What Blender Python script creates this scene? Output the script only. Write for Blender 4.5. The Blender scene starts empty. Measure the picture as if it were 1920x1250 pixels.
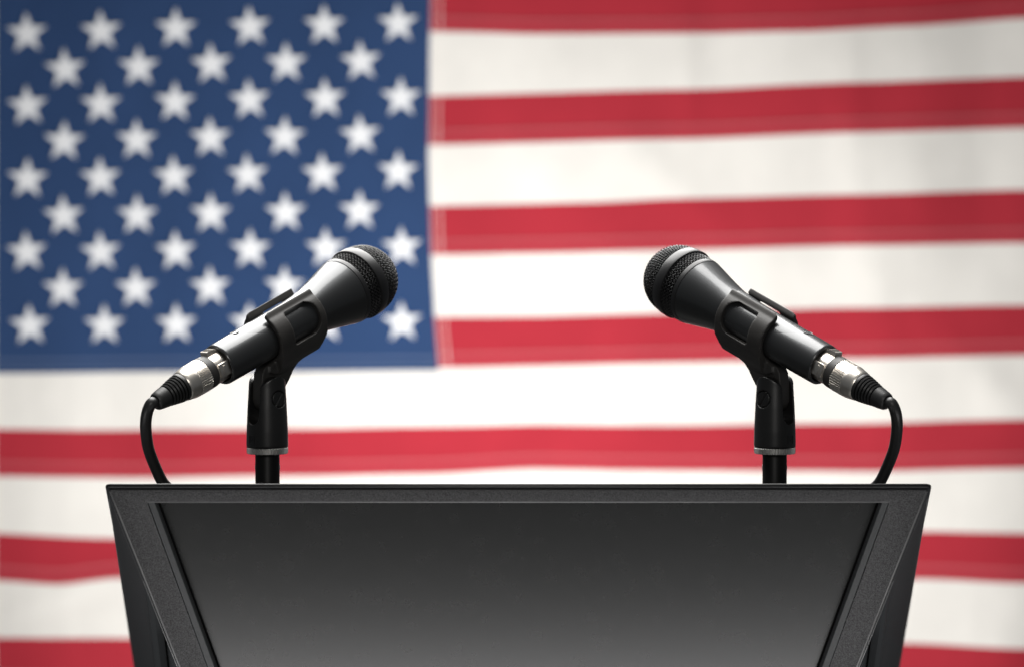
import bpy, bmesh, math, random
from mathutils import Vector, Matrix
random.seed(7)
R = math.radians
sc = bpy.context.scene
COL = sc.collection

# ------------------------------------------------------------------ camera
FPX = 5080.0                      # focal length in photo pixels (1920 wide)
PITCH = R(2.5)
CAM = Vector((0.0, -2.0, 1.29))
cam_d = bpy.data.cameras.new('camera')
cam = bpy.data.objects.new('camera', cam_d); COL.objects.link(cam)
cam.location = CAM
cam.rotation_euler = (R(90) - PITCH, 0, 0)
cam_d.sensor_width = 36.0
cam_d.lens = 36.0 * FPX / 1920.0
cam_d.clip_start = 0.05; cam_d.clip_end = 60
cam_d.dof.use_dof = True
cam_d.dof.focus_distance = 1.965
cam_d.dof.aperture_fstop = 7.0
sc.camera = cam

# ------------------------------------------------------------------ world, lamps, exposure
w = bpy.data.worlds.new('World'); sc.world = w; w.use_nodes = True
w.node_tree.nodes['Background'].inputs[0].default_value = (0.9, 0.95, 1.0, 1)
w.node_tree.nodes['Background'].inputs[1].default_value = 0.085

def lamp(name, kind, loc, target, energy, size=None, size_y=None, color=(1, 1, 1), **kw):
    d = bpy.data.lights.new(name, kind); o = bpy.data.objects.new(name, d); COL.objects.link(o)
    d.energy = energy; d.color = color
    if kind == 'AREA':
        d.shape = 'RECTANGLE'; d.size = size; d.size_y = size_y or size
    for k, v in kw.items(): setattr(d, k, v)
    o.location = loc
    o.rotation_euler = (Vector(target) - Vector(loc)).to_track_quat('-Z', 'Y').to_euler()
    return o
# overhead softbox above the lectern, a little to the left
lamp('softbox_overhead', 'AREA', (-0.12, 0.65, 2.30), (-0.12, 0.10, 1.20), 84, 1.2, 2.0, (1.0, 0.985, 0.96))
# low softbox in front of the lectern (the sheen that grows towards the foot of its front)
lamp('softbox_low', 'AREA', (0.0, -0.52, 0.56), (0.0, -0.10, 0.95), 7.0, 2.0, 0.14, (1.0, 0.98, 0.98))
# weak softbox over the camera
lamp('softbox_front', 'AREA', (0.0, -2.15, 1.85), (0.0, 0.0, 1.15), 9.0, 0.35, 0.6, (1.0, 0.97, 0.93))
# flag lamp standing low behind the lectern
lamp('flag_lamp', 'SPOT', (0.0, 2.5, 0.66), (0.0, 4.0, 0.86), 152, color=(1.0, 0.985, 0.965),
     spot_size=R(140), spot_blend=0.8, shadow_soft_size=0.2)

sc.view_settings.view_transform = 'Standard'
sc.view_settings.look = 'None'
sc.view_settings.exposure = 0.0
sc.view_settings.gamma = 1.0
sc.render.engine = 'CYCLES'
sc.cycles.use_denoising = True
sc.cycles.denoising_input_passes = 'RGB_ALBEDO_NORMAL'
sc.cycles.denoising_prefilter = 'ACCURATE'
sc.cycles.use_adaptive_sampling = False
sc.cycles.max_bounces = 8

# ------------------------------------------------------------------ layout helper: photo pixel -> world point on plane Y
def ray(px, py):
    x = (px - 960) / FPX; u = (625 - py) / FPX
    f = Vector((0, math.cos(PITCH), -math.sin(PITCH))); up = Vector((0, math.sin(PITCH), math.cos(PITCH)))
    return f + Vector((1, 0, 0)) * x + up * u
def at(px, py, Y):
    d = ray(px, py); return CAM + d * ((Y - CAM.y) / d.y)
def at_plane(px, py, p, n):
    d = ray(px, py); return CAM + d * ((p - CAM).dot(n) / d.dot(n))

# ------------------------------------------------------------------ materials
MATS = {}
def mat(name, base, rough=0.5, metallic=0.0, spec=0.5, coat=0.0, sheen=0.0, grain=None, tint=None, rough_var=0.0):
    """grain = (scale, strength, distance) fine relief; tint = (scale, amount) colour variation"""
    m = bpy.data.materials.new(name); m.use_nodes = True
    nt = m.node_tree; b = nt.nodes['Principled BSDF']
    b.inputs['Base Color'].default_value = (*base, 1)
    b.inputs['Roughness'].default_value = rough
    b.inputs['Metallic'].default_value = metallic
    b.inputs['Specular IOR Level'].default_value = spec
    b.inputs['Coat Weight'].default_value = coat
    b.inputs['Coat Roughness'].default_value = 0.12
    if sheen:
        b.inputs['Sheen Weight'].default_value = sheen
    tc = nt.nodes.new('ShaderNodeTexCoord')
    def noise(scale, detail=3):
        n = nt.nodes.new('ShaderNodeTexNoise'); n.inputs['Scale'].default_value = scale
        n.inputs['Detail'].default_value = detail
        nt.links.new(tc.outputs['Object'], n.inputs['Vector']); return n
    if grain:
        n = noise(grain[0]); bp = nt.nodes.new('ShaderNodeBump')
        bp.inputs['Strength'].default_value = grain[1]; bp.inputs['Distance'].default_value = grain[2]
        nt.links.new(n.outputs['Fac'], bp.inputs['Height']); nt.links.new(bp.outputs['Normal'], b.inputs['Normal'])
    if tint:
        n = noise(tint[0], 4); r = nt.nodes.new('ShaderNodeMapRange')
        r.inputs['From Min'].default_value = 0.3; r.inputs['From Max'].default_value = 0.7
        r.inputs['To Min'].default_value = 1 - tint[1]; r.inputs['To Max'].default_value = 1 + tint[1]
        nt.links.new(n.outputs['Fac'], r.inputs['Value'])
        mx = nt.nodes.new('ShaderNodeMix'); mx.data_type = 'RGBA'; mx.blend_type = 'MULTIPLY'
        mx.inputs['Factor'].default_value = 1.0
        mx.inputs['A'].default_value = (*base, 1)
        nt.links.new(r.outputs['Result'], mx.inputs['B']); nt.links.new(mx.outputs['Result'], b.inputs['Base Color'])
    if rough_var:
        n = noise(90, 4); r = nt.nodes.new('ShaderNodeMapRange')
        r.inputs['To Min'].default_value = rough - rough_var; r.inputs['To Max'].default_value = rough + rough_var
        nt.links.new(n.outputs['Fac'], r.inputs['Value']); nt.links.new(r.outputs['Result'], b.inputs['Roughness'])
    MATS[name] = m
    return m

def cloth(name, base):
    m = mat(name, base, 0.9, spec=0.1, sheen=0.0, tint=(6.0, 0.05))
    nt = m.node_tree; b = nt.nodes['Principled BSDF']
    tc = [n for n in nt.nodes if n.type == 'TEX_COORD'][0]
    mp = nt.nodes.new('ShaderNodeMapping'); mp.inputs['Scale'].default_value = (5, 5, 1.2)
    nt.links.new(tc.outputs['Object'], mp.inputs['Vector'])
    n1 = nt.nodes.new('ShaderNodeTexNoise'); n1.inputs['Scale'].default_value = 2.0; n1.inputs['Detail'].default_value = 3
    nt.links.new(mp.outputs['Vector'], n1.inputs['Vector'])
    bp = nt.nodes.new('ShaderNodeBump'); bp.inputs['Strength'].default_value = 0.25; bp.inputs['Distance'].default_value = 0.02
    nt.links.new(n1.outputs['Fac'], bp.inputs['Height'])
    n2 = nt.nodes.new('ShaderNodeTexWave'); n2.inputs['Scale'].default_value = 250
    nt.links.new(tc.outputs['Object'], n2.inputs['Vector'])
    b2 = nt.nodes.new('ShaderNodeBump'); b2.inputs['Strength'].default_value = 0.15; b2.inputs['Distance'].default_value = 0.0006
    nt.links.new(n2.outputs['Fac'], b2.inputs['Height']); nt.links.new(bp.outputs['Normal'], b2.inputs['Normal'])
    nt.links.new(b2.outputs['Normal'], b.inputs['Normal'])
    return m
M_RED = cloth('red_cloth', (0.40, 0.029, 0.044))
M_HEM = cloth('red_hem_cloth', (0.405, 0.034, 0.050))
M_WHITE = cloth('white_cloth', (0.79, 0.765, 0.72))
M_BLUE = cloth('blue_cloth', (0.027, 0.058, 0.144))
M_THREAD = mat('white_thread', (0.78, 0.75, 0.72), 0.8)
M_REDTHREAD = mat('pink_thread', (0.45, 0.085, 0.098), 0.8)
M_BLUETHREAD = mat('pale_blue_thread', (0.075, 0.11, 0.20), 0.8)
M_STAR = mat('white_star_cloth', (0.80, 0.81, 0.83), 0.85, spec=0.1, grain=(900, 0.3, 0.0006))
M_BRASS = mat('brass_grommet', (0.6, 0.42, 0.18), 0.3, 1.0)

M_BODY = mat('satin_black_paint', (0.066, 0.068, 0.070), 0.36, 0.75, coat=0.5, grain=(2600, 0.06, 0.0002), rough_var=0.03)
M_RIM = mat('black_collar_paint', (0.020, 0.020, 0.021), 0.40, 0.2, rough_var=0.03)
M_WIRE = mat('black_wire', (0.034, 0.034, 0.035), 0.28, 0.6)
M_FOAM_SHADE = mat('black_foam_and_shade', (0.004, 0.004, 0.004), 1.0, spec=0.0)  # foam and socket black, also the painted shade strips beside the lips
M_RUBBER = mat('black_rubber', (0.032, 0.030, 0.028), 0.5, spec=0.5, grain=(420, 0.10, 0.0006), tint=(60, 0.25), rough_var=0.08)
M_PLASTIC = mat('black_plastic', (0.012, 0.012, 0.012), 0.34, spec=0.5, grain=(700, 0.04, 0.0004), rough_var=0.06)
M_POLE = mat('black_pole_paint', (0.006, 0.006, 0.006), 0.45, spec=0.2, rough_var=0.05)
M_NICKEL = mat('nickel_plate', (0.84, 0.79, 0.72), 0.34, 1.0, grain=(900, 0.05, 0.0003), rough_var=0.06)
M_LATCH = mat('brushed_nickel', (0.78, 0.73, 0.67), 0.45, 1.0, rough_var=0.06)
M_STEEL = mat('steel_ring', (0.70, 0.69, 0.67), 0.42, 1.0, rough_var=0.08)
M_CABLE = mat('black_cable_jacket', (0.014, 0.014, 0.014), 0.42, spec=0.45, tint=(40, 0.2), rough_var=0.06)
M_FRAME = mat('textured_black_plastic', (0.030, 0.030, 0.031), 0.50, spec=0.4, grain=(1300, 0.6, 0.0008), tint=(950, 0.85))
M_LIP = mat('textured_black_lip', (0.028, 0.030, 0.031), 0.46, spec=0.4, grain=(1700, 0.25, 0.0005), tint=(1500, 0.2))
M_PANEL = mat('matt_black_panel', (0.007, 0.0075, 0.007), 0.27, spec=0.5, rough_var=0.015, grain=(2200, 0.04, 0.0002))
M_BEAD = mat('highlight_bead_plastic', (0.15, 0.15, 0.15), 0.30, spec=0.6)  # base colour lightened to paint in the bright edge lines
M_TOP = mat('glossy_black_edge', (0.008, 0.008, 0.008), 0.28, spec=0.3)

# ------------------------------------------------------------------ mesh helpers
def link(name, me, m=None, parent=None, loc=None):
    o = bpy.data.objects.new(name, me); COL.objects.link(o)
    if m is not None and me is not None and not me.materials: me.materials.append(m)
    if parent is not None: o.parent = parent
    if loc is not None: o.location = loc
    return o
def tag(o, label, cat, group=None):
    o['label'] = label; o['category'] = cat
    if group: o['group'] = group
    return o
def thing(name, label, cat, M=None, group=None):
    o = bpy.data.objects.new(name, None); COL.objects.link(o)
    o.empty_display_size = 0.02
    if M is not None: o.matrix_world = M
    return tag(o, label, cat, group)
def finish(me, angle=35):
    for p in me.polygons: p.use_smooth = True
    me.set_sharp_from_angle(angle=R(angle))
    return me
def mesh(name, verts, faces, smooth=35):
    me = bpy.data.meshes.new(name); me.from_pydata([tuple(v) for v in verts], [], faces); me.update()
    bm = bmesh.new(); bm.from_mesh(me); bmesh.ops.recalc_face_normals(bm, faces=bm.faces); bm.to_mesh(me); bm.free()
    if smooth: finish(me, smooth)
    return me
def lathe(name, prof, n=96, axis='X', rad=None, closed=False, smooth=35):
    """prof = [(u, r)] ; rad(k) scales the radius round the circle"""
    v, f = [], []
    for (u, r) in prof:
        for k in range(n):
            a = 2 * math.pi * k / n; rr = r * (rad(k) if rad else 1)
            if axis == 'X': v.append((u, rr * math.sin(a), rr * math.cos(a)))
            else: v.append((rr * math.cos(a), rr * math.sin(a), u))
    m = len(prof); last = m if closed else m - 1
    for i in range(last):
        j = (i + 1) % m
        for k in range(n):
            l = (k + 1) % n
            f.append((i*n + k, i*n + l, j*n + l, j*n + k))
    if not closed:
        f.append(tuple(range(n))); f.append(tuple(range((m-1)*n, m*n)))
    return mesh(name, v, f, smooth)
def prism(name, poly, axis, a, b, smooth=35):
    """poly = 2-D outline extruded along axis from a to b"""
    def p3(p, t):
        return {'X': (t, p[0], p[1]), 'Y': (p[0], t, p[1]), 'Z': (p[0], p[1], t)}[axis]
    n = len(poly)
    v = [p3(p, a) for p in poly] + [p3(p, b) for p in poly]
    f = [tuple(range(n)), tuple(range(n, 2*n))] + [(i, (i+1) % n, n + (i+1) % n, n + i) for i in range(n)]
    return mesh(name, v, f, smooth)
def box(name, x0, x1, y0, y1, z0, z1, bev=0.0, seg=2):
    bm = bmesh.new(); bmesh.ops.create_cube(bm, size=1)
    for v in bm.verts:
        v.co = Vector((x0 + (v.co.x + .5)*(x1-x0), y0 + (v.co.y + .5)*(y1-y0), z0 + (v.co.z + .5)*(z1-z0)))
    if bev: bmesh.ops.bevel(bm, geom=list(bm.edges), offset=bev, segments=seg, affect='EDGES', profile=0.5)
    me = bpy.data.meshes.new(name); bm.to_mesh(me); bm.free()
    return finish(me)
def tube_rings(pts, r, n=8, closed=False, cap=True):
    """verts, faces of a tube through pts (parallel transport)"""
    v, f = [], []
    m = len(pts); tn = []
    for i in range(m):
        a = pts[max(i-1, 0)]; b = pts[min(i+1, m-1)]
        tn.append((b - a).normalized())
    ref = Vector((0, 0, 1)) if abs(tn[0].z) < 0.9 else Vector((1, 0, 0))
    nrm = tn[0].cross(ref).normalized()
    for i in range(m):
        nrm = (nrm - tn[i] * nrm.dot(tn[i])).normalized(); bn = tn[i].cross(nrm)
        rr = r[i] if isinstance(r, (list, tuple)) else r
        for k in range(n):
            a = 2*math.pi*k/n
            v.append(pts[i] + (nrm*math.cos(a) + bn*math.sin(a))*rr)
    for i in range(m-1):
        for k in range(n):
            l = (k+1) % n
            f.append((i*n+k, i*n+l, (i+1)*n+l, (i+1)*n+k))
    if cap:
        f.append(tuple(range(n))); f.append(tuple(range((m-1)*n, m*n)))
    return v, f
def catmull(pts, sub=8):
    out = []; P = [pts[0]*2 - pts[1]] + list(pts) + [pts[-1]*2 - pts[-2]]
    for i in range(1, len(P)-2):
        for s in range(sub):
            t = s/sub; a, b, c, d = P[i-1], P[i], P[i+1], P[i+2]
            out.append(0.5*((2*b) + (c-a)*t + (2*a-5*b+4*c-d)*t*t + (3*b-a-3*c+d)*t**3))
    out.append(pts[-1]); return out
def solid(name, adds, subs=(), isect=(), voxel=0.0007, smooth_it=6):
    """join closed meshes, cut with others, then voxel-remesh and soften: a moulded piece"""
    tmp = []
    bm = bmesh.new()
    for a in adds: bm.from_mesh(a)
    me = bpy.data.meshes.new(name); bm.to_mesh(me); bm.free()
    o = bpy.data.objects.new('tmp_solid', me); COL.objects.link(o); tmp.append(o)
    md = o.modifiers.new('r0', 'REMESH'); md.mode = 'VOXEL'; md.voxel_size = voxel
    for op, lst in (('INTERSECT', isect), ('DIFFERENCE', subs)):
        for s in lst:
            so = bpy.data.objects.new('tmp_cut', s); COL.objects.link(so); tmp.append(so)
            b = o.modifiers.new('b', 'BOOLEAN'); b.operation = op; b.object = so; b.solver = 'EXACT'
    md = o.modifiers.new('r', 'REMESH'); md.mode = 'VOXEL'; md.voxel_size = voxel
    sm = o.modifiers.new('s', 'SMOOTH'); sm.factor = 0.5; sm.iterations = smooth_it
    dg = bpy.context.evaluated_depsgraph_get(); dg.update()
    res = bpy.data.meshes.new_from_object(o.evaluated_get(dg))
    for t in tmp: bpy.data.objects.remove(t)
    for p in res.polygons: p.use_smooth = True
    res.name = name; res.materials.clear()
    return res
mm = 0.001

# ================================================================== FLAG
YF = 4.0
def lerp_tab(tab, x):
    if x <= tab[0][0]:
        (x0, y0), (x1, y1) = tab[0], tab[1]; return y0 + (y1-y0)/(x1-x0)*(x-x0)*0.4
    for (x0, y0), (x1, y1) in zip(tab, tab[1:]):
        if x <= x1:
            t = (x-x0)/(x1-x0); return y0 + (y1-y0)*(t*t*(3-2*t)*0.5 + t*0.5)
    (x0, y0), (x1, y1) = tab[-2], tab[-1]; return y1 + (y1-y0)/(x1-x0)*(x-x1)*0.4
B = [
 [(-10,-8),(820,-26),(1280,-22),(1600,-32),(1920,-52)],
 [(-10,60),(820,58),(1000,63),(1280,61),(1500,57),(1700,47),(1920,32)],
 [(-10,186),(820,184),(1280,172),(1600,159),(1920,148)],
 [(-10,272),(820,270),(1280,259),(1600,247),(1920,238)],
 [(-10,392),(820,390),(1100,384),(1280,376),(1600,369),(1920,360)],
 [(-10,478),(820,476),(1000,473),(1280,467),(1600,459),(1920,454)],
 [(-10,600),(820,598),(1000,597),(1200,592),(1600,581),(1920,576)],
 [(-10,692),(400,689),(820,686),(1280,677),(1600,670),(1920,663)],
 [(-10,807),(200,810),(400,808),(820,802),(1000,799),(1280,801),(1600,797),(1920,788)],
 [(-10,890),(250,894),(500,889),(800,885),(1000,876),(1300,880),(1600,882),(1920,874)],
 [(-10,1003),(200,1013),(600,1008),(1280,1000),(1740,999),(1920,1001)],
 [(-10,1086),(110,1092),(220,1080),(600,1085),(1280,1085),(1740,1083),(1920,1089)],
 [(-10,1198),(240,1200),(900,1203),(1700,1209),(1920,1217)],
 [(-10,1286),(240,1288),(900,1290),(1700,1296),(1920,1303)],
]
for _i in range(1, 13):
    B[_i] = [(x, y + (2.5 if _i % 2 else -3.5)) for x, y in B[_i]]
XL, XR = -11.0, 2215.0
CANT = [(-60,806),(0,807),(150,805),(300,803),(450,807),(600,815),(690,822)]   # canton's right edge: y -> x
def ripple(px, py):
    d = 9*math.sin(px/210 + py/900) + 5*math.sin(px/97 - py/310 + 1.3) + 3*math.sin(px/41 + py/500 + 0.4)
    # slack folds
    def fold(x0, y0, x1, y1, wd, h):
        L = math.hypot(x1-x0, y1-y0); ux, uy = (x1-x0)/L, (y1-y0)/L
        s = (px-x0)*ux + (py-y0)*uy; t = -(px-x0)*uy + (py-y0)*ux
        e = 1/(1+math.exp(-s/40)) * 1/(1+math.exp((s-L)/40))
        return 1.1*h*math.exp(-(t/wd)**2)*e
    d += fold(-40, 1180, 330, 1050, 38, -16)
    d += fold(1290, 20, 1290, 200, 30, -9) + fold(1590, 60, 1600, 420, 40, -8)
    d += fold(1170, 260, 1330, 420, 45, -8) + fold(960, 260, 1100, 420, 50, -7)
    d += fold(1850, -20, 1860, 500, 60, 7) + fold(1780, 640, 1930, 800, 40, -9)
    d += fold(1640, 480, 1650, 600, 35, -8)
    return d*mm
def F(px, py, lift=0.0):
    p = at(px, py, YF); p.y += ripple(px, py) - lift; return p
FLAG0 = at(XL, 1290, YF)
flag = thing('flag', 'large stars and stripes flag hanging out of focus behind the lectern', 'flag', Matrix.Translation(FLAG0))
def sheet(name, fx, nx, ny, m, parent, lift=0.0, off=FLAG0, thick=0.0012):
    """fx(s, t) -> photo pixel; s, t in 0..1"""
    v = []; f = []
    for i in range(nx+1):
        for j in range(ny+1):
            px, py = fx(i/nx, j/ny); v.append(F(px, py, lift) - off)
    N = len(v)
    for i in range(nx+1):
        for j in range(ny+1): v.append(v[i*(ny+1)+j] + Vector((0, thick, 0)))
    q = lambda i, j: i*(ny+1)+j
    for i in range(nx):
        for j in range(ny):
            f.append((q(i,j), q(i,j+1), q(i+1,j+1), q(i+1,j)))
            f.append((N+q(i,j), N+q(i+1,j), N+q(i+1,j+1), N+q(i,j+1)))
    for i in range(nx):
        f.append((q(i,0), q(i+1,0), N+q(i+1,0), N+q(i,0))); f.append((q(i,ny), N+q(i,ny), N+q(i+1,ny), q(i+1,ny)))
    for j in range(ny):
        f.append((q(0,j), N+q(0,j), N+q(0,j+1), q(0,j+1))); f.append((q(nx,j), q(nx,j+1), N+q(nx,j+1), N+q(nx,j)))
    return link(name, mesh(name, v, f, 60), m, parent)
for i in range(13):
    top, bot = B[i], B[i+1]
    if i < 7:
        x0 = lambda y: lerp_tab(CANT, y) - 6
    else:
        x0 = lambda y: XL
    def fx(s, t, top=top, bot=bot, x0=x0):
        ym = (lerp_tab(top, 820) + lerp_tab(bot, 820))/2
        xa = x0(lerp_tab(top, 820)*(1-t) + lerp_tab(bot, 820)*t)
        px = xa + (XR-xa)*s
        return px, lerp_tab(top, px)*(1-t) + lerp_tab(bot, px)*t
    st = sheet('stripe', fx, 150, 8, M_RED if i % 2 == 0 else M_WHITE, flag)
    st['label'] = ('red' if i % 2 == 0 else 'white') + ' cloth stripe of the flag'
    def band(y_off0, y_off1, name, m, lift, x0=x0, bot=bot):
        def g(s, t):
            xa = x0(lerp_tab(bot, 820)); px = xa + (XR-xa)*s
            return px, lerp_tab(bot, px) + y_off0 + (y_off1-y_off0)*t
        sheet(name, g, 120, 1, m, st, lift, thick=0.0008)
    if i % 2 == 0:
        band(-27, -1, 'hem', M_HEM, 0.0020)
        band(-29.0, -24.5, 'stitching', M_REDTHREAD, 0.0034)
        band(-7, -3.0, 'stitching', M_REDTHREAD, 0.0034)
# canton
def fc(s, t):
    y_top = lerp_tab(B[0], 400) if False else None
    yy = lerp_tab(B[0], 0)*(1-t) + 692*t
    xr = lerp_tab(CANT, yy)
    px = XL + (xr - XL)*s
    return px, lerp_tab(B[0], px)*(1-t) + (lerp_tab(B[7], px) + 5)*t
canton = sheet('canton', fc, 90, 70, M_BLUE, flag, 0.0045)
canton['label'] = 'blue field of the flag with white stars'
def fv(x_off, wd):
    def g(s, t):
        py = lerp_tab(B[0], 820)*(1-t) + lerp_tab(B[7], 820)*t
        return lerp_tab(CANT, py) + x_off + wd*s, py
    return g
sheet('stitching', fv(4, 1.5), 1, 60, M_THREAD, canton, 0.0050, thick=0.0008)
sheet('stitching', fv(20, 1.5), 1, 60, M_THREAD, canton, 0.0040, thick=0.0008)
def fh(y_off):
    def g(s, t):
        px = XL + (818-XL)*s; return px, lerp_tab(B[7], px) + y_off + 4*t
    return g
sheet('stitching', fh(-22), 60, 1, M_BLUETHREAD, canton, 0.0062, thick=0.0008)
sheet('stitching', fh(-5), 60, 1, M_BLUETHREAD, canton, 0.0062, thick=0.0008)
# hoist header with grommets
hd = sheet('header', lambda s, t: (XL - 62 + 64*s, lerp_tab(B[0], 0)*(1-t) + lerp_tab(B[13], 0)*t), 4, 60, M_WHITE, flag, 0.006, thick=0.003)
for gy in (20, 1258):
    g = lathe('grommet', [(-0.0025, 0.017), (-0.004, 0.013), (-0.0025, 0.009), (0.001, 0.009), (0.001, 0.017)], 32, 'Z', closed=True)
    o = link('grommet', g, M_BRASS, hd, F(XL-30, gy, 0.0075) - FLAG0); o.rotation_euler = (R(-90), 0, 0)
# stars
SR = 39.5 * (6.0/FPX)
sv = []; 
for lv, dy in ((0, 0.0), (1, -0.0022)):
    for k in range(10):
        a = R(90 + 36*k); r = SR*(1 if k % 2 == 0 else 0.395)*(1 - 0.03*lv)
        sv.append((r*math.cos(a), dy, r*math.sin(a)))
sv.append((0, -0.0030, 0)); sv.append((0, 0, 0))
sf = [(k, (k+1) % 10, 10+(k+1) % 10, 10+k) for k in range(10)] + [(10+k, 10+(k+1) % 10, 20) for k in range(10)] + [((k+1) % 10, k, 21) for k in range(10)]
star_me = mesh('star', sv, sf, 30); star_me.materials.append(M_STAR)
rows = [
 [(50,63),(190,59),(330,54),(469,51),(608,48),(747,45)],
 [(122,130),(260,126),(397,121),(537,119),(677,116)],
 [(51,199),(189,196),(328,192),(468,188),(610,186),(752,184)],
 [(120,266),(256,263),(395,259),(534,257),(676,254)],
 [(51,336),(188,334),(326,331),(465,328),(605,326),(747,322)],
 [(119,405),(257,404),(396,401),(536,399),(675,396)],
 [(50,473),(188,473),(330,471),(470,468),(612,466),(754,464)],
 [(118,542),(254,541),(395,538),(534,537),(676,533)],
 [(56,610),(195,610),(331,608),(468,606),(612,605),(754,604)],
]
for r_ in rows:
    for (x, y) in r_:
        o = link('star', star_me, None, canton, F(x, y, 0.0075) - FLAG0)
        o.rotation_euler = (0, R(random.uniform(-3, 3) - 1), 0)

# ================================================================== LECTERN
YL = -0.125
XC = at(972, 905, YL).x
def mir(p, s): return p if s < 0 else Vector((2*XC - p.x, p.y, p.z))
P0 = at(201.5, 914, YL)                      # front top corner
LEAN = 0.030
P1d = at(335, 1250, YL + LEAN)               # a point on the front corner edge at the photo's foot
ext = 2.1
P1 = P0 + (P1d - P0)*ext
E0 = at(198, 911, YL)                        # plate corner
SL = R(20)
Q0 = at(219, 1050, YL + 0.225)               # rear top corner of the side
sn = (P1 - P0).cross(Q0 - P0).normalized()   # side plane normal
if sn.x > 0: sn = -sn
fn = Vector((0, -math.cos(math.atan2(LEAN, (P0-P1d).z)), -math.sin(math.atan2(LEAN, (P0-P1d).z))))   # front plane normal (faces the camera)
onF = lambda px, py: at_plane(px, py, P0, fn)
onS = lambda px, py: at_plane(px, py, P0, sn)
LEC0 = Vector((XC, YL + 0.13, P1.z - 0.25))
lectern = thing('lectern', 'black plastic lectern with tapering framed front panel standing before the flag', 'lectern', Matrix.Translation(LEC0))
def lp(v): return Vector(v) - LEC0
# front frame: loops from outer edge to the recess
def line_x(xa, ya, xb, yb, y): return xa + (xb-xa)*(y-ya)/(yb-ya)
yb_ = 1250 + (P1 - P1d).length/(P1d - P0).length*336    # photo y of the frame's foot (below the picture)
def floop(top, x_at, ybot, depth):
    """4 corners of a loop on the front plane, mirrored about the centre"""
    a = onF(x_at(top), top); b = onF(x_at(ybot), ybot)
    L = [a, b, mir(b, 1), mir(a, 1)]
    return [p - fn*depth for p in L]
cx = lambda off: (lambda y: line_x(202+off, 915, 335+off, 1250, y))
gx = lambda off: (lambda y: line_x(278+off, 942, 390+off, 1250, y))
def loops_mesh(name, loops, closed_ring=True):
    n = len(loops[0]); v = [lp(p) for L in loops for p in L]; f = []
    for i in range(len(loops)-1):
        for k in range(n):
            l = (k+1) % n
            f.append((i*n+k, i*n+l, (i+1)*n+l, (i+1)*n+k))
    return v, f
loops = [floop(916.5, cx(1.0), yb_, 0.012), floop(916.5, cx(1.0), yb_, 0.0018), floop(916.8, cx(1.4), yb_-1, 0.0009), floop(917.6, cx(2.4), yb_-2, 0.0002), floop(918.6, cx(4.0), yb_-3, 0.0),
         floop(939.5, gx(-1.5), yb_-40, 0.0)]
v, f = loops_mesh('front_frame', loops)
me = mesh('front_frame', v, f, 50)
link('front_frame', me, M_FRAME, lectern)
# thin rounded lip round the opening
loops = [floop(939.7, gx(-0.8), yb_-41, 0.003), floop(939.7, gx(-0.8), yb_-41, 0.0007), floop(940.0, gx(0.2), yb_-42, 0.0003),
         floop(941.2, gx(11.5), yb_-52, 0.0003), floop(941.7, gx(12.8), yb_-53, 0.0009), floop(941.9, gx(13.0), yb_-53, 0.009)]
v, f = loops_mesh('front_lip', loops)
link('opening_lip', mesh('opening_lip', v, f, 40), M_LIP, lectern)
# recessed front panel with a small step beside the lip
def slab(name, poly, n, t, m, parent):
    k = len(poly); v = [lp(p) for p in poly] + [lp(p - n*t) for p in poly]
    f = [tuple(range(k)), tuple(range(k, 2*k))] + [(i, (i+1) % k, k+(i+1) % k, k+i) for i in range(k)]
    return link(name, mesh(name, v, f, 30), m, parent)
pl = floop(936, gx(8), yb_-45, 0.0085)
slab('front_panel', pl, fn, 0.003, M_PANEL, lectern)
# black strip laid on the panel, standing in for recess shade beside the lip
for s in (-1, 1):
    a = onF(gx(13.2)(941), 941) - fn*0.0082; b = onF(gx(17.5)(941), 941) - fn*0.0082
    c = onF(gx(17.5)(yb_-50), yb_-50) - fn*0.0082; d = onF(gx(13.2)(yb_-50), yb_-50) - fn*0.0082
    slab('shade_strip', [mir(p, s) for p in (a, b, c, d)], fn, 0.0002, M_FOAM_SHADE, lectern)
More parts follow.
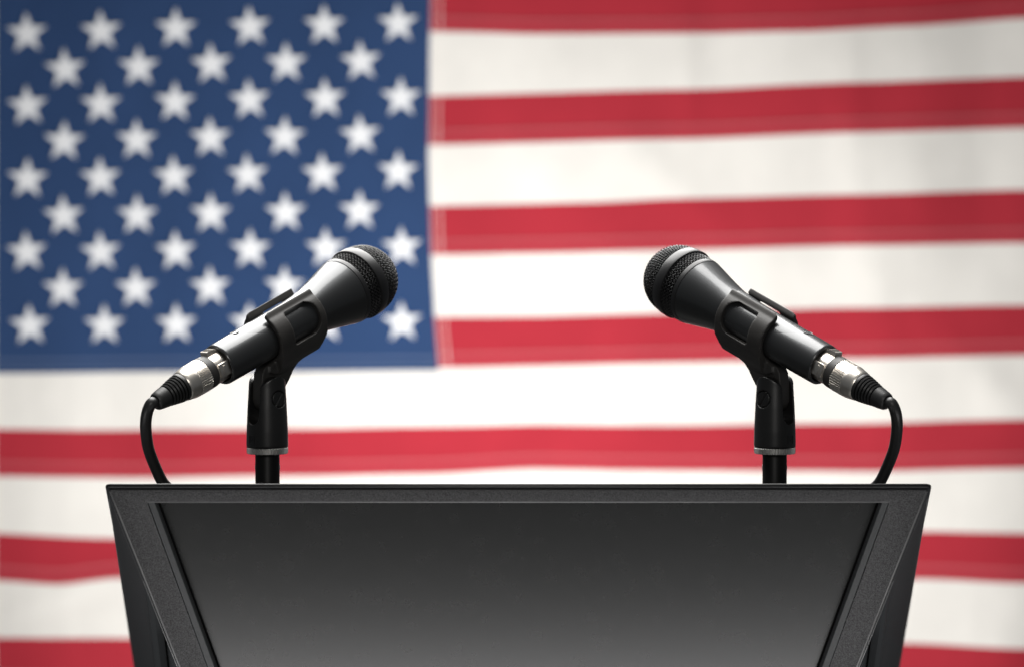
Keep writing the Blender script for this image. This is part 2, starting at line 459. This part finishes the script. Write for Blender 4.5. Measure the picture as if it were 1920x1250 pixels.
# sides: one broad rear stile meeting the front corner, panel sunk behind
sil = lambda off: (lambda y: line_x(198.5+off, 912, 249.5+off, 1250, y))
sdash = lambda off: (lambda y: line_x(270+off, 1099, 288+off, 1250, y))
slip = lambda off: (lambda y: line_x(282+off, 1125, 298+off, 1250, y))
yq = 1500
for s in (-1, 1):
    apex_d = (cx(-2.2)(1088), 1088); apex_l = (cx(-2.0)(1112), 1112)
    def S(px, py, d=0.0): return mir(onS(px, py) - sn*d, s)
    def side_strip(name, left, right, m, ys, d=0.0, edge=0.0012):
        # left(y), right(y): image x of the two long sides
        v = []; f = []
        for y in ys:
            l, r = left(y), right(y)
            v += [lp(S(l, y, d+0.008)), lp(S(l, y, d+edge)), lp(S(l+1.0, y, d)), lp(S(max(r-1.0, l+1.05), y, d)), lp(S(max(r, l+1.1), y, d+edge)), lp(S(max(r, l+1.1), y, d+0.008))]
        for i in range(len(ys)-1):
            for k in range(5): f.append((i*6+k, i*6+k+1, (i+1)*6+k+1, (i+1)*6+k))
        return link(name, mesh(name, v, f, 50), m, lectern)
    ys = [918 + (yq-918)*i/24 for i in range(25)]
    cr = lambda y: cx(-2.2)(y)
    side_strip('side_stile', sil(0.5), lambda y: min(cr(y), sdash(0)(y)), M_FRAME, ys)
    ys2 = [1090 + (yq-1090)*i/16 for i in range(17)]
    side_strip('side_lip', sdash(0.6), lambda y: min(cr(y), slip(0)(y)), M_LIP, ys2, 0.0006)
    poly = [S(sil(9)(1000), 1000, 0.0075), S(cx(-1)(1000), 1000, 0.0075), S(cx(-1)(yq), yq, 0.0075), S(sil(9)(yq), yq, 0.0075)]
    slab('side_panel', poly, mir(sn + Vector((XC, 0, 0)), s) - Vector((XC, 0, 0)) if s > 0 else sn, 0.002, M_PANEL, lectern)
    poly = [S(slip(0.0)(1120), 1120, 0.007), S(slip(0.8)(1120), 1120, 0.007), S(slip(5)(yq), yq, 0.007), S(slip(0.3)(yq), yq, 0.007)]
    slab('shade_strip', poly, mir(sn + Vector((XC, 0, 0)), s) - Vector((XC, 0, 0)) if s > 0 else sn, 0.0002, M_FOAM_SHADE, lectern)  # black strip painting in the shade beside the side lip
# thin rounded beads along the moulded edges, coloured pale as painted highlights
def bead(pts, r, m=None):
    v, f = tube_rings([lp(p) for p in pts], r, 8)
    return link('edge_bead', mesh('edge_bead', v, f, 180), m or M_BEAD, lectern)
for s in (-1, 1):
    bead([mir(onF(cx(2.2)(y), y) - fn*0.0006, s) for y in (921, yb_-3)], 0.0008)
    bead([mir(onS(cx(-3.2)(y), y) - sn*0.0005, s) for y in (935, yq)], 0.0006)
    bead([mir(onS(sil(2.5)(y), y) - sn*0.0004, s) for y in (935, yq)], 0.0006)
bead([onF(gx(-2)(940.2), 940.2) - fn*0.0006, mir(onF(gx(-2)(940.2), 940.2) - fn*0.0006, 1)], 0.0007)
# top plate: rounded slab sloping down to the speaker
zt = at(960, 904.8, YL).z
hw = XC - E0.x
pw = hw + 0.018                       # half width at the rear
pd = 0.25; th = 0.0030
bm = bmesh.new()
rw = XC - Q0.x - 0.0012
ol = [(-hw, 0), (hw, 0), (rw, pd), (-rw, pd)]
vs = [bm.verts.new((x, y, 0)) for x, y in ol]; fc_ = bm.faces.new(vs)
ex = bmesh.ops.extrude_face_region(bm, geom=[fc_]); bmesh.ops.translate(bm, verts=[g for g in ex['geom'] if isinstance(g, bmesh.types.BMVert)], vec=(0, 0, -th))
bmesh.ops.recalc_face_normals(bm, faces=bm.faces)
ve = [e for e in bm.edges if abs(e.verts[0].co.z - e.verts[1].co.z) > th*0.5]
bmesh.ops.bevel(bm, geom=ve, offset=0.0045, segments=5, affect='EDGES', profile=0.5)
he = [e for e in bm.edges if abs(e.verts[0].co.z - e.verts[1].co.z) < 1e-6]
he = [e for e in he if len(e.link_faces) == 2 and abs(e.link_faces[0].normal.z - e.link_faces[1].normal.z) > 0.5]
bmesh.ops.bevel(bm, geom=he, offset=0.0011, segments=4, affect='EDGES', profile=0.5)
me = bpy.data.meshes.new('top_plate'); bm.to_mesh(me); bm.free(); finish(me, 40)
tp = link('top_plate', me, M_TOP, lectern, lp(Vector((XC, YL - 0.001, zt)))); tp.rotation_euler = (-SL, 0, 0)
# dark joint strip beneath the plate
me = box('joint_strip', -hw + 0.0018, hw - 0.0018, 0.0016, 0.010, -0.0065, -0.0030, 0.0008)
link('joint_strip', me, M_TOP, lectern, lp(Vector((XC, YL, zt))))
# rear board and column below the picture
rb = [mir(onS(sil(1)(1056), 1056) - sn*0.003, -1), mir(onS(sil(1)(yq), yq) - sn*0.003, -1)]
slab('rear_panel', [rb[0], rb[1], mir(rb[1], 1), mir(rb[0], 1)], Vector((0, 1, 0)), 0.004, M_PANEL, lectern)
link('column', box('column', -0.055, 0.055, -0.045, 0.045, -0.40, 0.30, 0.004), M_FRAME, lectern)

# ================================================================== MICROPHONES, STANDS, CABLES
AZ, EL = R(47.0), R(22.0)
XM = at(977, 700, 0.0).x
PIV = at(501, 746, 0.0)
def frame_of(side):
    az = AZ if side < 0 else math.pi - AZ
    piv = PIV if side < 0 else Vector((2*XM - PIV.x, PIV.y, PIV.z))
    Mz = Matrix.Rotation(az, 4, 'Z')
    a = Vector((math.cos(EL)*math.cos(az), math.cos(EL)*math.sin(az), math.sin(EL)))
    n = Vector((-math.sin(EL)*math.cos(az), -math.sin(EL)*math.sin(az), math.cos(EL)))
    T0 = piv - a*(PU*mm) - n*(PW*mm)
    Mmic = Matrix.Translation(T0) @ Mz @ Matrix.Rotation(-EL, 4, 'Y')
    return piv, az, Mmic
PU, PW = 30.0, -42.0          # pivot in the microphone's frame (mm)

# ---- shared meshes, all in mm*0.001, microphone frame: X along the axis from tail to head
def L(name, prof, n=96, **k): return lathe(name, [(u*mm, r*mm) for u, r in prof], n, 'X', **k)
body_me = L('body', [(6, 13.0), (-3.0, 13.0), (-3.8, 13.3), (-4, 14.1), (-3.75, 14.9), (-3.1, 15.35), (-2, 15.5), (40, 16.0), (70, 16.3), (80, 16.45), (86, 16.8), (91, 17.4), (97, 18.35), (103, 19.55), (112, 21.6), (121, 23.8), (127, 25.2), (129, 25.7), (129.3, 25.55), (129.3, 20), (6, 12.0)], 128, smooth=30, closed=True)
rim_me = L('lower_collar', [(129.5, 20), (129.5, 25.5), (129.8, 25.9), (132.6, 26.3), (133.2, 26.2), (133.4, 25.6), (133.4, 20)], 128, closed=True)
ring_me = L('grille_ring', [(143.9, 24), (143.9, 27.3), (144.2, 27.8), (144.9, 28.05), (151.2, 27.85), (152.4, 27.3), (152.8, 26.6), (152.8, 24)], 128, closed=True)
socket_me = L('socket', [(5.0, 13.05), (5.0, 0.2), (5.6, 0.2), (5.6, 13.05)], 48)
DC, DR = 152.4, 26.6
foam_prof = [(131, 24.4), (144, 25.2), (152.4, 25.4)] + [(DC + 25.5*math.sin(R(t)), max(25.5*math.cos(R(t)), 0.05)) for t in range(5, 91, 5)]
foam_me = L('foam_liner', foam_prof, 64)
def weave_dome():
    V, Fc = [], []
    p = 2.65; rmax = DR*R(90); wr = 0.42; amp = 0.52
    nmax = int(rmax/p)
    for fam in (0, 1):
        for i in range(-nmax, nmax+1):
            c = i*p
            half = math.sqrt(max(rmax*rmax - c*c, 0))
            if half < p: continue
            n = int(2*half/(p/3)); pts = []
            for k in range(n+1):
                t = -half + 2*half*k/n
                a, b = (c, t) if fam == 0 else (t, c)
                h = amp*math.cos(math.pi*t/p)*(1 if i % 2 == 0 else -1)*(1 if fam == 0 else -1)
                rho = math.hypot(a, b); th = rho/DR; rr = DR + h
                ca, sa = (a/rho, b/rho) if rho > 1e-6 else (1, 0)
                ca, sa = ca*0.82 - sa*0.572, ca*0.572 + sa*0.82
                pts.append(Vector(((DC + rr*math.cos(th))*mm, rr*math.sin(th)*ca*mm, rr*math.sin(th)*sa*mm)))
            v, f = tube_rings(pts, wr*mm, 5)
            o = len(V); V += v; Fc += [tuple(q+o for q in g) for g in f]
    return mesh('grille_dome', V, Fc, 180)
def weave_band():
    V, Fc = [], []
    u0, u1, r0, r1 = 132.9, 144.4, 25.4, 26.2
    N = 54; wr = 0.40; amp = 0.46
    Lc = 2*math.pi*26.4/N
    for fam in (-1, 1):
        for i in range(N):
            pts = []; ns = 22
            for k in range(ns+1):
                t = k/ns; u = u0 + (u1-u0)*t
                ang = 2*math.pi*i/N + fam*(u-u0)/26.4*1.0
                h = amp*math.cos(math.pi*((u-u0)*2/Lc) + (0 if fam > 0 else math.pi))
                r = r0 + (r1-r0)*t + h
                pts.append(Vector((u*mm, r*math.sin(ang)*mm, r*math.cos(ang)*mm)))
            v, f = tube_rings(pts, wr*mm, 5)
            o = len(V); V += v; Fc += [tuple(q+o for q in g) for g in f]
    return mesh('grille_band', V, Fc, 180)
dome_me, band_me = weave_dome(), weave_band()
# grub screw in a hole on top of the handle
screw_rim_me = lathe('screw_rim', [(-0.0006, 0.0035), (0.0001, 0.0036), (0.0002, 0.0034), (0.0000, 0.0030), (-0.0006, 0.0030)], 32, 'Z', closed=True)
screw_me = solid('grub_screw', [lathe('c', [(-0.0012, 0.0025), (0.0001, 0.0025)], 24, 'Z')], [box('s', -0.004, 0.004, -0.00045, 0.00045, -0.0005, 0.001), box('s', -0.00045, 0.00045, -0.004, 0.004, -0.0005, 0.001)], voxel=0.0002, smooth_it=2)

# connector (same frame, tail side)
shell_me = L('plug_shell', [(5, 9), (5, 11.3), (4, 11.6), (-14.2, 11.8), (-14.5, 11.5), (-14.5, 9)], 96, closed=True)
pband_me = L('plug_band', [(-14.5, 9), (-14.5, 12.0), (-14.8, 12.25), (-20.8, 12.4), (-21.2, 12.1), (-21.2, 9)], 96, closed=True)
knurl = lambda k: 1.0 - (0.045 if (k % 7) in (4, 5, 6) else 0.0)
knurl_me = L('knurled_grip', [(-21.2, 9.5), (-21.2, 12.2), (-21.5, 12.5), (-31.4, 12.4), (-31.8, 12.1), (-31.8, 9.5)], 294, rad=knurl, closed=True, smooth=20)
taper_me = L('plug_collar', [(-31.7, 9), (-31.7, 12.15), (-32.2, 12.35), (-34, 12.2), (-36.5, 11.8), (-39, 11.3), (-41.0, 10.9), (-41.5, 10.5), (-41.5, 8)], 96, closed=True)
boot_prof = [(-40.8, 8), (-41.0, 10.2), (-42.0, 10.55), (-43.5, 10.35)]
for k in range(6):
    u = -44.0 - k*2.5; r = 10.25 - 0.42*k - 0.03*k*k*0.5
    boot_prof += [(u, r), (u-0.15, r-1.8), (u-1.0, r-2.0), (u-1.2, r-0.25), (u-1.5, r-0.02)]
boot_prof += [(-60.5, 7.4), (-64.5, 6.8), (-66.4, 6.4), (-67.4, 5.8), (-67.8, 4.6), (-67.8, 3.0)]
boot_me = L('strain_relief', boot_prof, 96, smooth=30)
lat_poly = [(-13.6, 11.2), (-13.6, 13.4), (-13.2, 14.4), (-12.2, 14.7), (-11.7, 14.1), (-10.9, 14.75), (-10.3, 14.1), (-9.5, 14.75), (-8.9, 14.1), (-8.1, 14.7), (-7.5, 14.0), (-6.6, 14.3), (-5.8, 13.2), (-3.0, 12.6), (0.0, 12.2), (0.0, 11.2)]
latch_me = prism('latch', [(a*mm, b*mm) for a, b in lat_poly], 'Y', -3.8*mm, 3.8*mm, 25)
plate_parts = [box('side_plate', -13.4*mm, -2.0*mm, 10.9*mm, 12.7*mm, -5.2*mm, 5.2*mm, 0.0006),
               box('side_plate', -10.6*mm, -8.2*mm, 12.2*mm, 13.1*mm, -3.2*mm, 3.2*mm, 0.0003)]
bm = bmesh.new(); [bm.from_mesh(p) for p in plate_parts]; plate_me = bpy.data.meshes.new('side_plate'); bm.to_mesh(plate_me); bm.free(); finish(plate_me)

# clip cradle with stem (microphone frame)
def cradle():
    ro, ri = 20.3, 16.4
    sec = []
    phis = list(range(26, 113, 6)) + [114]
    fl = lambda p: 1.12 if p < 30 else (1.06 if p < 36 else 1.0)
    right = [(ro*math.sin(R(p))*fl(p), ro*math.cos(R(p))*fl(p)) for p in phis]
    right += [(16.6, -14.0), (11.5, -22.0), (7.6, -26.6)]
    left = [(-y, z) for y, z in reversed(right)]
    outer = right + left
    inner = [(ri*math.sin(R(p))*(1.1 if abs(p) < 34 or abs(p) > 326 else 1), ri*math.cos(R(p))*(1.1 if abs(p) < 34 or abs(p) > 326 else 1)) for p in range(-26, -335, -6)]
    poly = [(a*mm, b*mm) for a, b in outer + inner]
    ext = prism('c', poly, 'X', 42.5*mm, 91.5*mm)
    stem_p = [(44, -16.5), (33, -18), (29, -21), (24, -30), (20.5, -38), (20, -42)]
    stem_p += [(30 + 10*math.cos(R(a)), -42 + 10*math.sin(R(a))) for a in range(190, 346, 12)]
    stem_p += [(44, -41), (52, -36), (58, -31.5), (64, -28.6), (72, -27.2), (84, -26.4), (84, -17)]
    stem = prism('s', [(a*mm, b*mm) for a, b in stem_p], 'Y', -5.2*mm, 5.2*mm)
    # flare of the stem up to the trough
    web_p = [(43, -17), (36, -19.0), (34, -23), (40, -27), (48, -28.5), (58, -27.5), (66, -26.8), (66, -17)]
    web = prism('w', [(a*mm, b*mm) for a, b in web_p], 'Y', -7.0*mm, 7.0*mm)
    # side windows with rounded corners
    def rr(x0, x1, y0, y1, r1, r2):
        out = []
        for cx_, cy_, a0, r in ((x1-r2, y1-r2, 0, r2), (x0+r1, y1-r1, 90, r1), (x0+r1, y0+r1, 180, r1), (x1-r2, y0+r2, 270, r2)):
            out += [(cx_ + r*math.cos(R(a0+t)), cy_ + r*math.sin(R(a0+t))) for t in range(0, 91, 15)]
        return out
    win = prism('h', [(a*mm, b*mm) for a, b in rr(57.0, 85.5, -10.5, 14.6, 2.2, 9.0)], 'Y', -30*mm, 30*mm)
    # keep the bore clear and trim the front foot on the slant
    bore = lathe('b', [(30*mm, ri*mm), (110*mm, ri*mm)], 96, 'X')
    cut = prism('k', [(92.5*mm, -14*mm), (96*mm, -14*mm), (96*mm, -30*mm), (84*mm, -30*mm)], 'Y', -30*mm, 30*mm)
    cut2 = prism('k', [(40*mm, 21.5*mm), (40*mm, 17.2*mm), (44*mm, 19.2*mm), (48*mm, 23*mm)], 'Y', -30*mm, 30*mm)
    return solid('clip_cradle', [ext, stem, web], [bore, win, cut, cut2], voxel=0.00062, smooth_it=7)
cradle_me = cradle()

# swivel base (stand frame: Z up from the collar's top, X = heading of the microphone)
PH = 36.2                                   # pivot above the collar, mm
def swivel():
    fr = lathe('f', [(0, 15.0*mm), (0.6*mm, 15.5*mm), (12*mm, 15.3*mm), (30*mm, 14.5*mm), (45*mm, 13.6*mm), (56*mm, 13.2*mm)], 96, 'Z')
    prof = [(-20, -5)] + [(20, -5), (20, 30)] + [(14.6*math.cos(R(a)), PH + 16.5*math.sin(R(a))) for a in range(0, 181, 10)] + [(-20, 30)]
    ears = prism('e', [(a*mm, b*mm) for a, b in prof], 'Y', -30*mm, 30*mm)
    slot_p = [(5.6, 60), (5.6, 23)] + [(5.6*math.cos(R(a)), 23 + 5.6*math.sin(R(a))) for a in range(-15, -180, -15)] + [(-5.6, 23), (-5.6, 60)]
    slot = prism('s', [(a*mm, b*mm) for a, b in slot_p], 'X', -30*mm, 30*mm)
    holes = []
    for s in (-1, 1):
        h = lathe('h', [(11.6*mm, 6.4*mm), (20*mm, 6.4*mm)], 48, 'Z')
        h.transform(Matrix.Translation((0, 0, PH*mm)) @ Matrix.Rotation(R(90*-s), 4, 'X'))
        holes.append(h)
    return solid('swivel_base', [fr], [slot] + holes, [ears], voxel=0.0005, smooth_it=5)
swivel_me = swivel()
def pivot_screw():
    c = lathe('c', [(10.5*mm, 5.9*mm), (12.6*mm, 5.9*mm), (13.0*mm, 5.4*mm)], 48, 'Z')
    s = box('s', -8*mm, 8*mm, -0.7*mm, 0.7*mm, 12.2*mm, 16*mm)
    s.transform(Matrix.Rotation(R(55), 4, 'Z'))
    return solid('pivot_screw', [c], [s], voxel=0.00035, smooth_it=3)
pscrew_me = pivot_screw()
collar_me = lathe('threaded_collar', [(-4.6*mm, 9*mm), (-4.6*mm, 14.6*mm), (-4.2*mm, 15.2*mm), (-0.5*mm, 15.4*mm), (-0.1*mm, 15.0*mm), (-0.1*mm, 9*mm)], 240, 'Z', rad=lambda k: 1.0 - (0.06 if (k % 5) in (3, 4) else 0.0), closed=True, smooth=20)
mark_o = [(-2.6, -3.2), (2.6, -3.2), (2.6, 3.2), (-2.6, 3.2)]
def mark():
    v, f = [], []
    for d, r in ((0, 0), (0.0005, 0)):
        for k in (1.0, 0.82):
            for (a, b) in mark_o: v.append((0.0002 - d, a*k*mm, b*k*mm))
    for k in range(4):
        l = (k+1) % 4
        f += [(k, l, 8+l, 8+k), (4+k, 12+k, 12+l, 4+l), (8+k, 8+l, 12+l, 12+k), (k, 4+k, 4+l, l)]
    o = len(v)
    for d in (0.0, 0.00035):
        v += [(-0.0001-d, -0.9*mm, 0.7*mm), (-0.0001-d, 0.9*mm, 0.7*mm), (-0.0001-d, 0.0, -0.9*mm)]
    f += [(o, o+1, o+2), (o+3, o+4, o+5)] + [(o+k, o+(k+1) % 3, o+3+(k+1) % 3, o+3+k) for k in range(3)]
    return mesh('embossed_mark', v, f, 20)
mark_me = mark()
def pole(h):
    return lathe('pole', [(-h, 9.0*mm), (-4.0*mm, 9.0*mm), (-3.6*mm, 8.8*mm)], 64, 'Z')
dimple_me = lathe('dimple', [(-0.0001, 0.0020), (0.0002, 0.0023), (-0.0001, 0.0026), (-0.0012, 0.0026), (-0.0012, 0.0020)], 32, 'Z', closed=True)
flange_me = lathe('base_flange', [(0, 0.009), (0, 0.024), (0.003, 0.024), (0.0045, 0.0225), (0.0055, 0.012), (0.006, 0.009)], 64, 'Z', closed=True)

def plate_z(y): return zt - (y - YL)*math.tan(SL) + 0.0004

for side in (-1, 1):
    piv, az, Mm = frame_of(side)
    inv = Mm.inverted()
    where = 'left' if side < 0 else 'right'
    # microphone
    mic = thing('microphone', 'black handheld microphone on the left, against the blue field with stars' if side < 0 else
                'black handheld microphone on the right, against the red and white stripes', 'microphone', Mm, 'microphones above the lectern')
    link('body', body_me, M_BODY, mic); link('socket', socket_me, M_FOAM_SHADE, mic)
    link('lower_collar', rim_me, M_RIM, mic); link('foam_liner', foam_me, M_FOAM_SHADE, mic)
    gd = link('grille', dome_me, M_WIRE, mic); link('grille_ring', ring_me, M_RIM, gd)
    link('grille_band', band_me, M_WIRE, mic)
    rimo = link('screw_rim', screw_rim_me, M_RIM, mic, (19.0*mm, 0, 15.75*mm)); link('grub_screw', screw_me, M_RIM, rimo)
    # plug and cable
    plug = thing('microphone_cable', f'black cable with silver plug in the {where} microphone, dropping behind the lectern', 'cable', Mm, 'microphone cables')
    sh = link('plug_shell', shell_me, M_NICKEL, plug)
    link('latch', latch_me, M_LATCH, sh)
    for s in (-1, 1):
        o = link('side_plate', plate_me, M_NICKEL, sh)
        if s < 0: o.rotation_euler = (math.pi, 0, 0)
    link('plug_band', pband_me, M_RUBBER, plug); link('knurled_grip', knurl_me, M_NICKEL, plug)
    link('plug_collar', taper_me, M_NICKEL, plug); link('strain_relief', boot_me, M_CABLE, plug)
    # cable: world path, mirrored for the right one
    piv0, az0, Mm0 = frame_of(-1)
    e0 = Mm0 @ Vector((-58*mm, 0, 0)); e1 = Mm0 @ Vector((-67*mm, 0, 0))
    path = [e0, e1]
    y0 = e1.y
    for px, py, k in ((283.5, 756, -0.004), (276.5, 771, -0.003), (273.3, 792, 0.002), (274.5, 816, 0.010), (279, 842, 0.019), (291, 874, 0.030), (305, 903, 0.041)):
        path.append(at(px, py, y0 + k))
    q = path[-1]
    path += [q + Vector((0.006, 0.010, -0.0095)), q + Vector((0.013, 0.030, -0.021)), q + Vector((0.022, 0.06, 0)), q + Vector((0.035, 0.11, 0))]
    for k in (-2, -1): path[k].z = plate_z(path[k].y) + 0.0043
    path[-3].z = plate_z(path[-3].y) + 0.0050
    pts = catmull(path, 8)
    if side > 0: pts = [Vector((2*XM - p.x, p.y, p.z)) for p in pts]
    pts = [inv @ p for p in pts]
    v, f = tube_rings(pts, 4.15*mm, 24)
    link('cable', mesh('cable', v, f, 60), M_CABLE, plug)
    # stand
    zb = plate_z(piv.y)
    Ms = Matrix.Translation((piv.x, piv.y, zb)) @ Matrix.Rotation(az, 4, 'Z')
    st = thing('microphone_stand', f'short black stand with clip holding the {where} microphone on the lectern', 'stand', Ms, 'microphone stands on the lectern')
    zc = piv.z - PH*mm - zb
    pl_ = link('pole', pole(zc + 0.006), M_POLE, st, (0, 0, zc))
    for d in (-1, 1):
        # dimples sit to the camera's left and right of the pole
        a = (R(180) if d < 0 else 0) - az + R(-14)*(-d) 
        o = link('dimple', dimple_me, M_STEEL, pl_)
        o.matrix_local = Matrix.Rotation(a, 4, 'Z') @ Matrix.Translation((8.9*mm, 0, -15.0*mm)) @ Matrix.Rotation(R(90), 4, 'Y')
    fl = link('base_flange', flange_me, M_POLE, st); 
    fl.matrix_local = Matrix.Rotation(-az, 4, 'Z') @ Matrix.Rotation(-SL, 4, 'X')
    link('threaded_collar', collar_me, M_STEEL, st, (0, 0, zc))
    sw = link('swivel_base', swivel_me, M_PLASTIC, st, (0, 0, zc))
    for s in (-1, 1):
        o = link('pivot_screw', pscrew_me, M_PLASTIC, sw)
        o.matrix_local = Matrix.Translation((0, 0, PH*mm)) @ Matrix.Rotation(R(90*-s), 4, 'X')
    link('embossed_mark', mark_me, M_PLASTIC, sw, (-15.32*mm, 0, 6.4*mm))
    cr_ = link('clip_cradle', cradle_me, M_RUBBER, st)
    bpy.context.view_layer.update()
    cr_.matrix_local = Ms.inverted() @ Mm
